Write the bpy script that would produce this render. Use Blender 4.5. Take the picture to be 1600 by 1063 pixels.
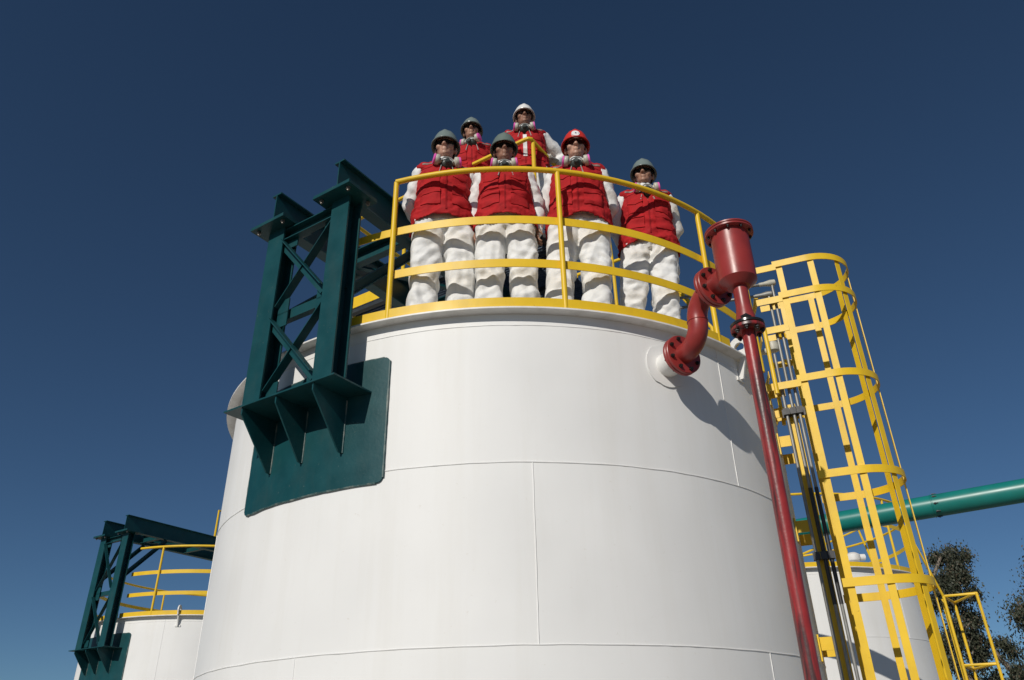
import bpy, bmesh, math, random
from math import sin, cos, tan, radians as RAD, pi, sqrt, atan2, asin
from mathutils import Vector, Matrix, noise
from mathutils.bvhtree import BVHTree

# ------------------------------------------------------------------ scene, camera, sky, sun
for o in list(bpy.data.objects):
    bpy.data.objects.remove(o)
scene = bpy.context.scene
COL = scene.collection
SUN_AZ, SUN_EL = -26.0, 31.0          # bearing of the sun: 0 = behind the camera, negative = to its left

cam_d = bpy.data.cameras.new("camera"); cam = bpy.data.objects.new("camera", cam_d); COL.objects.link(cam)
scene.camera = cam
cam_d.sensor_width = 36.0; cam_d.lens = 1197.8 / 1600 * 36; cam_d.clip_start = .05; cam_d.clip_end = 4000
PITCH, ROLL, EYE = RAD(28.82), RAD(-1.334), 1.6
_fw = Vector((0, cos(PITCH), sin(PITCH))); _rt = Vector((1, 0, 0)); _up = _rt.cross(_fw)
_x = _rt * cos(ROLL) + _up * sin(ROLL); _y = _up * cos(ROLL) - _rt * sin(ROLL); _z = -_fw
cam.matrix_world = Matrix(((_x.x, _y.x, _z.x, 0), (_x.y, _y.y, _z.y, 0), (_x.z, _y.z, _z.z, EYE), (0, 0, 0, 1)))

world = bpy.data.worlds.new("World"); scene.world = world; world.use_nodes = True
wn = world.node_tree; wn.nodes.clear()
wo = wn.nodes.new("ShaderNodeOutputWorld"); wb = wn.nodes.new("ShaderNodeBackground"); sk = wn.nodes.new("ShaderNodeTexSky")
sk.sky_type = 'NISHITA'; sk.sun_disc = False
sun_dir = Vector((sin(RAD(SUN_AZ)) * cos(RAD(SUN_EL)), -cos(RAD(SUN_AZ)) * cos(RAD(SUN_EL)), sin(RAD(SUN_EL))))
sk.sun_elevation = RAD(SUN_EL); sk.sun_rotation = atan2(sun_dir.x, sun_dir.y)
sk.altitude = 1500; sk.air_density = 0.85; sk.dust_density = 0.0; sk.ozone_density = 6.0
wb.inputs['Strength'].default_value = 0.05
wt = wn.nodes.new('ShaderNodeMix'); wt.data_type = 'RGBA'; wt.blend_type = 'MULTIPLY'; wt.inputs['Factor'].default_value = 1.0; wt.inputs['B'].default_value = (.945, 1.035, .985, 1)   # even white balance of the sky
wn.links.new(sk.outputs[0], wt.inputs['A']); wn.links.new(wt.outputs['Result'], wb.inputs[0]); wn.links.new(wb.outputs[0], wo.inputs[0])

sl = bpy.data.lights.new("sun", 'SUN'); sl.energy = 3.3; sl.angle = RAD(0.5); sl.color = (1.0, 0.95, 0.87)
so = bpy.data.objects.new("sun", sl); COL.objects.link(so)
so.rotation_euler = (-sun_dir).to_track_quat('-Z', 'Y').to_euler()
so.location = (0, 0, 30)
scene.view_settings.view_transform = 'Standard'; scene.view_settings.look = 'None'
scene.view_settings.exposure = 0.0; scene.view_settings.gamma = 1.0
scene.render.engine = 'CYCLES'

# ------------------------------------------------------------------ materials
MATS = {}
def mat(name, col, rough=.5, metal=0.0, var=.06, vscale=6.0, bump=0.0, bscale=30.0, spec=.5, stain=None, stain_amt=0.0, stain_scale=(2, 2, .6), coat=0.0, speck=None, crumple=0.0, srange=(.48, .75)):
    m = bpy.data.materials.new(name); m.use_nodes = True; nt = m.node_tree; n = nt.nodes; L = nt.links
    b = n['Principled BSDF']; b.inputs['Roughness'].default_value = rough; b.inputs['Metallic'].default_value = metal
    b.inputs['Specular IOR Level'].default_value = spec; b.inputs['Coat Weight'].default_value = coat
    tc = n.new('ShaderNodeTexCoord'); nz = n.new('ShaderNodeTexNoise'); nz.inputs['Scale'].default_value = vscale; nz.inputs['Detail'].default_value = 5
    L.new(tc.outputs['Object'], nz.inputs['Vector'])
    r = n.new('ShaderNodeValToRGB'); c = Vector(col)
    r.color_ramp.elements[0].position = .3; r.color_ramp.elements[1].position = .7
    r.color_ramp.elements[0].color = (*[max(0, v * (1 - var)) for v in c], 1); r.color_ramp.elements[1].color = (*[min(1, v * (1 + var)) for v in c], 1)
    L.new(nz.outputs['Fac'], r.inputs['Fac']); out = r.outputs['Color']
    def layer(scale3, lo, hi, colr, amt, sc):
        nonlocal out
        mp = n.new('ShaderNodeMapping'); mp.inputs['Scale'].default_value = scale3; L.new(tc.outputs['Object'], mp.inputs['Vector'])
        s = n.new('ShaderNodeTexNoise'); s.inputs['Scale'].default_value = sc; s.inputs['Detail'].default_value = 6; s.inputs['Roughness'].default_value = .65
        L.new(mp.outputs[0], s.inputs['Vector'])
        rr = n.new('ShaderNodeValToRGB'); rr.color_ramp.elements[0].position = lo; rr.color_ramp.elements[1].position = hi
        rr.color_ramp.elements[0].color = (0, 0, 0, 1); rr.color_ramp.elements[1].color = (amt, amt, amt, 1)
        L.new(s.outputs['Fac'], rr.inputs['Fac'])
        mx = n.new('ShaderNodeMix'); mx.data_type = 'RGBA'
        L.new(rr.outputs['Color'], mx.inputs['Factor']); L.new(out, mx.inputs['A']); mx.inputs['B'].default_value = (*colr, 1)
        out = mx.outputs['Result']
    if stain: layer(stain_scale, srange[0], srange[1], stain, stain_amt, 1.0)
    if speck: layer((1, 1, 1), .66, .72, speck[0], speck[1], speck[2])
    L.new(out, b.inputs['Base Color'])
    rm = n.new('ShaderNodeMapRange'); rm.inputs['To Min'].default_value = rough * .8; rm.inputs['To Max'].default_value = min(1, rough * 1.25)
    L.new(nz.outputs['Fac'], rm.inputs['Value']); L.new(rm.outputs[0], b.inputs['Roughness'])
    if bump:
        bn = n.new('ShaderNodeTexNoise'); bn.inputs['Scale'].default_value = bscale; bn.inputs['Detail'].default_value = 4
        L.new(tc.outputs['Object'], bn.inputs['Vector'])
        bp = n.new('ShaderNodeBump'); bp.inputs['Strength'].default_value = bump; bp.inputs['Distance'].default_value = .01
        L.new(bn.outputs['Fac'], bp.inputs['Height']); L.new(bp.outputs[0], b.inputs['Normal'])
        if crumple:
            mp2 = n.new('ShaderNodeMapping'); mp2.inputs['Scale'].default_value = (1.15, 1.15, .7); mp2.inputs['Rotation'].default_value = (.3, .5, 0); L.new(tc.outputs['Object'], mp2.inputs['Vector'])
            vo = n.new('ShaderNodeTexNoise'); vo.noise_type = 'RIDGED_MULTIFRACTAL'; vo.inputs['Scale'].default_value = 7.5; vo.inputs['Detail'].default_value = 1.8; vo.inputs['Distortion'].default_value = .6; L.new(mp2.outputs[0], vo.inputs['Vector'])
            b2 = n.new('ShaderNodeBump'); b2.inputs['Strength'].default_value = crumple; b2.inputs['Distance'].default_value = .016
            L.new(vo.outputs['Fac'], b2.inputs['Height']); L.new(bp.outputs[0], b2.inputs['Normal']); L.new(b2.outputs[0], b.inputs['Normal'])
    MATS[name] = m
    return m
mat('white_paint', (.80, .795, .775), .50, spec=.35, var=.03, vscale=1.6, bump=.10, bscale=2.6, srange=(.47, .70), stain=(.60, .565, .48), stain_amt=.16, stain_scale=(5, 5, .35), speck=((.5, .43, .32), .2, 26))
mat('white_trim', (.78, .77, .74), .45, var=.05, vscale=9, stain=(.45, .42, .36), stain_amt=.5, stain_scale=(9, 9, 4))
mat('yellow_paint', (.80, .515, .020), .42, spec=.35, var=.05, vscale=5, bump=.06, bscale=25, stain=(.45, .27, .03), stain_amt=.35, stain_scale=(5, 5, 2), speck=((.30, .16, .03), .6, 30))
mat('green_paint', (.006, .058, .066), .40, spec=.3, var=.12, vscale=7, bump=.08, bscale=40, stain=(.03, .07, .07), stain_amt=.5, stain_scale=(6, 6, 2.5), speck=((.2, .23, .2), .4, 45))
mat('red_paint', (.30, .033, .029), .36, srange=(.45, .65), var=.12, vscale=9, bump=.05, bscale=40, stain=(.2, .035, .035), stain_amt=.6, stain_scale=(6, 6, 3))
mat('red_worn', (.30, .026, .026), .36, var=.18, vscale=8, bump=.1, bscale=45, stain=(.055, .025, .024), stain_amt=.97, stain_scale=(22, 22, 1.7), srange=(.47, .60), speck=((.42, .2, .18), .5, 30))
mat('weld_worn', (.030, .080, .082), .5, var=.3, vscale=25, stain=(.30, .31, .27), stain_amt=.9, stain_scale=(16, 16, 9))
mat('oil_black', (.018, .016, .015), .22, var=.3, vscale=20)
mat('teal_pipe', (.008, .19, .165), .34, var=.08, vscale=3, stain=(.02, .13, .1), stain_amt=.4)
mat('galvanised', (.25, .25, .235), .5, metal=.35, var=.15, vscale=18, stain=(.16, .14, .11), stain_amt=.8, stain_scale=(18, 18, 6))
mat('black_sleeve', (.022, .022, .024), .5, var=.2, vscale=20)
mat('dark_steel', (.02, .026, .03), .5, var=.2, vscale=20)
mat('bolt_steel', (.20, .18, .16), .45, metal=.6, var=.2, vscale=40)
mat('vest_red', (.41, .014, .017), .85, var=.12, vscale=14, bump=.3, bscale=50, spec=.25)
mat('vest_dark', (.27, .009, .012), .85, var=.10, vscale=18, spec=.2)
mat('reflective', (.24, .16, .14), .5, var=.1, vscale=60)
mat('coverall_white', (.77, .765, .745), .62, var=.03, vscale=10, bump=.25, bscale=42, spec=.35, crumple=.62)
mat('skin', (.38, .20, .13), .5, var=.08, vscale=30, bump=.05, bscale=120)
mat('skin_dark', (.30, .15, .096), .5, var=.08, vscale=30, bump=.05, bscale=120)
mat('skin_fair', (.50, .28, .195), .5, var=.08, vscale=30, bump=.05, bscale=120)
mat('hair', (.012, .009, .007), .55, var=.2, vscale=60, bump=.4, bscale=160)
mat('helmet_grey', (.19, .235, .22), .24, var=.05, vscale=10)
mat('helmet_olive', (.155, .195, .17), .26, var=.05, vscale=10)
mat('helmet_white', (.80, .79, .76), .27, var=.03, vscale=10)
mat('helmet_red', (.66, .040, .024), .27, var=.05, vscale=10)
mat('helmet_inside', (.03, .03, .03), .7, var=.1)
mat('lens_black', (.006, .006, .007), .08, var=.05)
mat('rubber_grey', (.035, .042, .036), .45, var=.12, vscale=30)
mat('canister', (.50, .48, .40), .45, var=.08, vscale=30)
mat('filter_pink', (.78, .11, .45), .55, var=.06, vscale=30)
mat('strap_grey', (.30, .30, .28), .6, var=.1, vscale=40)
mat('boot', (.03, .022, .017), .55, var=.2, vscale=30)
mat('glove', (.46, .44, .39), .75, var=.15, vscale=40, bump=.3, bscale=90)
mat('emblem_white', (.85, .85, .84), .4, var=.02)
mat('emblem_dark', (.03, .03, .08), .4, var=.02)
mat('bark', (.20, .165, .13), .9, var=.3, vscale=5, bump=.5, bscale=12)
mat('leaf_dark', (.032, .040, .022), .6, var=.35, vscale=1.2)
mat('leaf_light', (.06, .066, .038), .6, var=.35, vscale=1.2)
mat('leaf_dry', (.10, .072, .045), .7, var=.3, vscale=1.2)
mat('gravel', (.24, .215, .185), .95, var=.25, vscale=1.5, bump=.5, bscale=25, stain=(.2, .175, .14), stain_amt=.6, stain_scale=(.4, .4, .4))
mat('concrete', (.42, .40, .37), .85, var=.12, vscale=4, bump=.2, bscale=30)
mat('grating', (.055, .075, .105), .45, metal=.3, var=.2, vscale=10)

# ------------------------------------------------------------------ mesh helpers
ORG = {}            # world origin of each object (translation-only things)
def V(*a): return Vector(a)
class MB:
    def __init__(s): s.v = []; s.f = []
    def add(s, vs, fs):
        k = len(s.v); s.v += [tuple(v) for v in vs]; s.f += [tuple(i + k for i in f) for f in fs]; return s
    def prism(s, poly, d):
        """closed prism: polygon of world points swept along the vector d"""
        poly = [Vector(p) for p in poly]; d = Vector(d); n = len(poly)
        vs = poly + [p + d for p in poly]
        fs = [tuple(range(n))[::-1], tuple(range(n, 2 * n))] + [(i, (i + 1) % n, (i + 1) % n + n, i + n) for i in range(n)]
        return s.add(vs, fs)
    def box(s, c, ax, ay, az):
        c = Vector(c); ax, ay, az = Vector(ax), Vector(ay), Vector(az)
        p = [c - ax - ay - az, c + ax - ay - az, c + ax + ay - az, c - ax + ay - az]
        return s.prism(p, az * 2)
    def bar(s, p0, p1, side, w, h):
        """rectangular bar p0-p1, w along side, h across"""
        p0, p1 = Vector(p0), Vector(p1); d = p1 - p0; t = d.normalized()
        sd = Vector(side); sd = (sd - t * sd.dot(t)).normalized(); u = t.cross(sd)
        return s.prism([p0 + sd * a * w / 2 + u * b * h / 2 for a, b in ((-1, -1), (1, -1), (1, 1), (-1, 1))], d)
    def profile(s, p0, p1, side, pts):
        p0, p1 = Vector(p0), Vector(p1); d = p1 - p0; t = d.normalized()
        sd = Vector(side); sd = (sd - t * sd.dot(t)).normalized(); u = t.cross(sd)
        return s.prism([p0 + sd * a + u * b for a, b in pts], d)
    def ibeam(s, p0, p1, side, b, h, tf=.012, tw=.008):
        """I section, flange width b along side, depth h across"""
        B, H, w = b / 2, h / 2, tw / 2; k = H - tf
        return s.profile(p0, p1, side, [(-B, -H), (B, -H), (B, -k), (w, -k), (w, k), (B, k), (B, H), (-B, H), (-B, k), (-w, k), (-w, -k), (-B, -k)])
    def channel(s, p0, p1, side, b, h, t=.008):
        H = h / 2
        return s.profile(p0, p1, side, [(0, -H), (b, -H), (b, -H + t), (t, -H + t), (t, H - t), (b, H - t), (b, H), (0, H)])
    def angle(s, p0, p1, side, a, t=.007, flip=1):
        return s.profile(p0, p1, side, [(0, 0), (a, 0), (a, t * flip), (t, t * flip), (t, a * flip), (0, a * flip)])
    def tube(s, pts, r, n=12, cap=True, closed=False):
        pts = [Vector(p) for p in pts]; m = len(pts); rs = r if isinstance(r, (list, tuple)) else [r] * m
        ref = None; rings = []
        for i, p in enumerate(pts):
            if closed: t = (pts[(i + 1) % m] - pts[i - 1]).normalized()
            elif i == 0: t = (pts[1] - p).normalized()
            elif i == m - 1: t = (p - pts[-2]).normalized()
            else: t = ((pts[i + 1] - p).normalized() + (p - pts[i - 1]).normalized()).normalized()
            if ref is None: ref = t.orthogonal().normalized()
            ref = (ref - t * ref.dot(t)).normalized(); u = t.cross(ref)
            rings.append([p + (ref * cos(2 * pi * k / n) + u * sin(2 * pi * k / n)) * rs[i] for k in range(n)])
        vs = [q for rg in rings for q in rg]; fs = []
        mm = m if closed else m - 1
        for i in range(mm):
            a, b = i * n, ((i + 1) % m) * n
            fs += [(a + k, a + (k + 1) % n, b + (k + 1) % n, b + k) for k in range(n)]
        if cap and not closed: fs += [tuple(range(n))[::-1], tuple(range((m - 1) * n, m * n))]
        return s.add(vs, fs)
    def lathe(s, c, axis, prof, n=32):
        """profile [(radius, height)] turned about the axis through c"""
        c = Vector(c); ax = Vector(axis).normalized(); u = ax.orthogonal().normalized(); w = ax.cross(u)
        vs = []; fs = []
        for r, h in prof: vs += [c + ax * h + (u * cos(2 * pi * k / n) + w * sin(2 * pi * k / n)) * r for k in range(n)]
        for i in range(len(prof) - 1):
            fs += [(i * n + k, i * n + (k + 1) % n, (i + 1) * n + (k + 1) % n, (i + 1) * n + k) for k in range(n)]
        fs += [tuple(range(n))[::-1], tuple(range((len(prof) - 1) * n, len(prof) * n))]
        return s.add(vs, fs)
    def arc(s, c, r0, r1, z0, z1, a0, a1, seg=1.5, jit=None, zjit=0.0):
        """curved bar: ring sector, angles in degrees in the tank convention"""
        n = max(2, int(abs(a1 - a0) / seg) + 1); vs = []; fs = []
        for i in range(n + 1):
            a = RAD(a0 + (a1 - a0) * i / n); d = Vector((sin(a), -cos(a), 0))
            dz = zjit * noise.noise((i * .35, c[0], z0)) if zjit else 0
            for r, z in ((r0, z0), (r1, z0), (r1, z1), (r0, z1)): vs.append(Vector((c[0], c[1], 0)) + d * r + Vector((0, 0, z + dz)))
        for i in range(n):
            a, b = i * 4, i * 4 + 4
            fs += [(a + k, b + k, b + (k + 1) % 4, a + (k + 1) % 4) for k in range(4)]
        if abs(abs(a1 - a0) - 360) < 1e-6: pass
        fs += [(0, 1, 2, 3), (n * 4 + 3, n * 4 + 2, n * 4 + 1, n * 4)]
        return s.add(vs, fs)
    def build(s, name, m, parent=None, smooth=35, local=False):
        me = bpy.data.meshes.new(name); o0 = Vector((0, 0, 0)) if (local or parent is None) else ORG.get(parent.name, Vector((0, 0, 0)))
        me.from_pydata([tuple(Vector(v) - o0) for v in s.v], [], s.f); me.update()
        bm = bmesh.new(); bm.from_mesh(me); bmesh.ops.recalc_face_normals(bm, faces=bm.faces); bm.to_mesh(me); bm.free()
        if smooth:
            me.polygons.foreach_set('use_smooth', [True] * len(me.polygons)); me.set_sharp_from_angle(angle=RAD(smooth))
        me.materials.append(MATS[m])
        o = bpy.data.objects.new(name, me); COL.objects.link(o)
        if parent is not None: o.parent = parent; ORG[o.name] = o0
        return o
def tag(o, label, cat, group=None, kind=None):
    o['label'] = label; o['category'] = cat
    if group: o['group'] = group
    if kind: o['kind'] = kind
    return o
def empty(name, loc, label, cat, group=None):
    o = bpy.data.objects.new(name, None); o.empty_display_size = .2; COL.objects.link(o); o.location = loc; ORG[o.name] = Vector(loc)
    return tag(o, label, cat, group)
def share(src, parent, loc, rot=None):
    o = bpy.data.objects.new(src.name.split('.')[0], src.data); COL.objects.link(o); o.parent = parent
    o.location = Vector(loc) - ORG.get(parent.name, Vector((0, 0, 0))); ORG[o.name] = Vector(loc)
    if rot is not None: o.rotation_euler = rot
    return o
def bolt_src(r=.014, h=.02):
    return MB().lathe((0, 0, 0), (0, 0, 1), [(r * .4, -h * .9), (r * .4, -h * .01), (r, 0), (r, h * .6), (r * .55, h * .62), (r * .55, h)], 6)
def bolts(parent, pts, axis, r=.014, h=.02, m='bolt_steel'):
    axis = Vector(axis).normalized(); q = Vector((0, 0, 1)).rotation_difference(axis).to_euler()
    first = None
    for p in pts:
        if first is None:
            first = bolt_src(r, h).build('bolt', m, parent, smooth=0, local=True)
            first.location = Vector(p) - ORG.get(parent.name, Vector()); first.rotation_euler = q
        else: share(first, parent, p, q)

# ------------------------------------------------------------------ ground
g = MB()
gv = []; N = 60
import itertools
for j in range(N + 1):
    for i in range(N + 1):
        x = (i / N - .5); y = (j / N - .5)
        X = math.copysign(abs(2 * x) ** 3, x) * 900; Y = math.copysign(abs(2 * y) ** 3, y) * 900 + 8
        gv.append((X, Y, -.02 + .015 * noise.noise((X * .3, Y * .3, 0))))
g.add(gv, [(j * (N + 1) + i, j * (N + 1) + i + 1, (j + 1) * (N + 1) + i + 1, (j + 1) * (N + 1) + i) for j in range(N) for i in range(N)])
go = g.build('ground', 'gravel'); go['kind'] = 'structure'

# ------------------------------------------------------------------ tanks
R = 2.5
C1 = Vector((-.078, 7.043, 0))
def frame(C, A):
    a = RAD(A); er = Vector((sin(a), -cos(a), 0)); et = Vector((cos(a), sin(a), 0))
    return (lambda t, r, z: Vector((C.x, C.y, 0)) + et * t + er * r + Vector((0, 0, z))), er, et
def tank(C, dz, label, group, seams, lugs=(), detailed=True, extra_nozzle=False, manway=None):
    T = empty('storage_tank', (C.x, C.y, 0), label, 'tank', group)
    zs = [.04, 1.10, 2.169, 3.234, 4.305]; zs = [zs[0]] + [z + dz for z in zs[1:]]
    MB().lathe((C.x, C.y, -.12), (0, 0, 1), [(2.72, 0), (2.72, .14), (2.70, .158)], 64).build('plinth', 'concrete', T)
    for k in range(4):
        sm = seams[k]; n = len(sm)
        for i in range(n):
            a0 = sm[i]; a1 = sm[(i + 1) % n]
            while a1 <= a0: a1 += 360
            p = MB().arc(C, R - .008, R, zs[k], zs[k + 1] - (0 if k < 3 else .0005), a0, a1, 1.5).build('shell_plate', 'white_paint', T)
            # vertical weld bead at a0
            nn = 26; pts = []
            for q in range(nn + 1):
                z = zs[k] + (zs[k + 1] - zs[k]) * q / nn; a = RAD(a0 + .05 * noise.noise((z * 6, a0, k)))
                pts.append((C.x + (R + .0005) * sin(a), C.y - (R + .0005) * cos(a), z))
            MB().tube(pts, [.0038 + .0016 * noise.noise((q * .9, a0, 2)) for q in range(nn + 1)], 6).build('weld_seam', 'white_paint', T)
    rings = [(zs[1], .0042), (zs[2], .0042), (zs[3], .0042), (zs[4] - .088, .003)]
    for z, r0 in rings:
        pts = []; rr = []
        M = 300
        for q in range(M):
            a = 2 * pi * q / M; zz = z + .0035 * noise.noise((cos(a) * 14, sin(a) * 14, z * 3))
            pts.append((C.x + (R + .0005) * sin(a), C.y - (R + .0005) * cos(a), zz)); rr.append(r0 + .0018 * noise.noise((q * .7, z, 1)))
        MB().tube(pts, rr, 6, closed=True).build('weld_seam', 'white_paint', T)
    z = zs[4]
    fa = (88, 411) if len(lugs) and lugs[0] > 40 else (-180, 180)
    MB().arc(C, R - .0009, 2.586, z, z + .012, fa[0], fa[1], 1.5).build('rim_flange', 'white_trim', T)
    MB().lathe((C.x, C.y, z + .002), (0, 0, 1), [(R - .012, 0), (R - .012, .0098), (.01, .06)], 72).build('roof', 'white_trim', T)
    for A in lugs:
        W, er, et = frame(C, A); th = et * .010
        prof = [(2.503, z - .17), (2.503, z - .001), (2.589, z - .001), (2.589, z + .05)]
        # upright lug plate with a hole, outside the flange
        lg = MB(); pc = W(0, 2.545, z + .095); ro, ri = .090, .042; n = 20; vs = []; fs = []
        for side in (0, 1):
            for rad in (ro, ri):
                for q in range(n):
                    b = 2 * pi * q / n; dz_ = rad * sin(b); dr = rad * cos(b)
                    if rad == ro and dz_ < -.02: dr = math.copysign(max(abs(dr), .06), dr) if abs(dr) > .02 else dr; 
                    vs.append(pc + er * dr + V(0, 0, dz_) + th * (side * 2 - 1))
        for q in range(n):
            k2 = (q + 1) % n
            fs += [(q, k2, n + k2, n + q), (2 * n + q, 3 * n + q, 3 * n + k2, 2 * n + k2), (q, 2 * n + q, 2 * n + k2, k2), (n + q, n + k2, 3 * n + k2, 3 * n + q)]
        lg.add(vs, fs)
        lg.prism([W(0, 2.475, z + .014) - th * .98, W(0, 2.615, z + .014) - th * .98, W(0, 2.622, z + .07) - th * .98, W(0, 2.468, z + .07) - th * .98], th * 1.96)
        lg.prism([W(0, 2.502, z - .17) - th * .99, W(0, 2.535, z - .17) - th * .99, W(0, 2.58, z - .002) - th * .99, W(0, 2.54, z - .002) - th * .99, W(0, 2.502, z - .10) - th * .99], th * 1.98)
        lg.prism([W(-.05, 2.501, z - .185), W(.05, 2.501, z - .185), W(.05, 2.512, z - .185), W(-.05, 2.512, z - .185)], (0, 0, .03))
        lg.build('lifting_lug', 'white_trim', T)
    if manway:
        A, zc_, rad, off = manway
        W, er, et = frame(C, A)
        mw = MB().lathe(W(0, R - .02, zc_), er, [(rad * .78, 0), (rad * .78, off - .03)], 40); mw.build('manway_neck', 'white_trim', T)
        mw = MB().lathe(W(0, R - .02, zc_), er, [(rad, off - .0295), (rad, off + .01), (rad - .004, off + .014)], 40); mc = mw.build('manway_cover', 'white_trim', T)
        bolts(mc, [W(0, R - .02 + off + .014, zc_) + (et * cos(q * pi / 8) + V(0, 0, 1) * sin(q * pi / 8)) * rad * .9 for q in range(16)], er, .012, .02)
    return T
sm_a = [[4.35 + 72 * k for k in range(5)], [41.1 + 72.2 * k for k in range(5)], [4.35 + 72 * k for k in range(5)], [40.3 + 72 * k for k in range(5)]]
T1 = tank(C1, 0, 'large white welded steel tank with the men standing on its top', None, sm_a, lugs=(46.8,))
# nozzle of the foam line on the big tank
NA = 27.5
Wn, ern, etn = frame(C1, NA)
nz = MB().lathe(Wn(0, R - .02, 4.013), ern, [(.088, 0), (.088, .175)], 32).build('nozzle', 'white_trim', T1)
pad = MB(); n = 36; vs = []
for side in (0.0015, .010):
    for q in range(n):
        b = 2 * pi * q / n; k = .165 if abs(sin(b)) < .8 else .155
        t = k * cos(b); zq = 4.013 + k * 1.05 * sin(b); a = RAD(NA) + t / R
        vs.append(Vector((C1.x + (R + side) * sin(a), C1.y - (R + side) * cos(a), zq)))
fs = [tuple(range(n)), tuple(range(n, 2 * n))] + [(q, (q + 1) % n, n + (q + 1) % n, n + q) for q in range(n)]
pad.add(vs, fs).build('nozzle_pad', 'white_paint', T1)

# ------------------------------------------------------------------ guard railings
def railing(C, zf, label, group, posts, arcs, ptop=1.235):
    """posts: angles; arcs: (kind, a0, a1)"""
    r = 2.562
    a = RAD(posts[0]); T = empty('guard_railing', (C.x + r * sin(a), C.y - r * cos(a), zf), label, 'railing', group)
    for kind, a0, a1 in arcs:
        if kind == 'top':
            n = int(abs(a1 - a0) / 2.5) + 1
            pts = [(C.x + r * sin(RAD(a0 + (a1 - a0) * i / n)), C.y - r * cos(RAD(a0 + (a1 - a0) * i / n)), zf + ptop) for i in range(n + 1)]
            MB().tube(pts, .022, 12).build('top_rail', 'yellow_paint', T)
        elif kind in ('mid', 'low'):
            z = zf + (.775 if kind == 'mid' else .39)
            MB().arc(C, r - .030, r - .0235, z - .034, z + .034, a0, a1, 2).build(kind + '_rail', 'yellow_paint', T)
        else:
            MB().arc(C, 2.5655, 2.5735, zf, zf + .078, a0, a1, 2).build('toe_board', 'yellow_paint', T)
    for A in posts:
        a = RAD(A); p = V(C.x + (r - .003) * sin(a), C.y - (r - .003) * cos(a), zf)
        MB().tube([p, p + V(0, 0, ptop - .004)], .0205, 12).build('post', 'yellow_paint', T)
    return T
ZF = 4.317
railing(C1, ZF, 'yellow curved guard railing on the big white tank, in front of the men', None,
        [-17.9, 10.2, 39.6, 55, 100, 130, 160, 190, 220, 250],
        [('top', -17.9, 55), ('mid', -26, 55), ('low', -17.5, 55), ('toe', -25.6, 42.5), ('top', 76, 250), ('mid', 76, 250), ('low', 76, 250), ('toe', 76, 262)])

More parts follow.
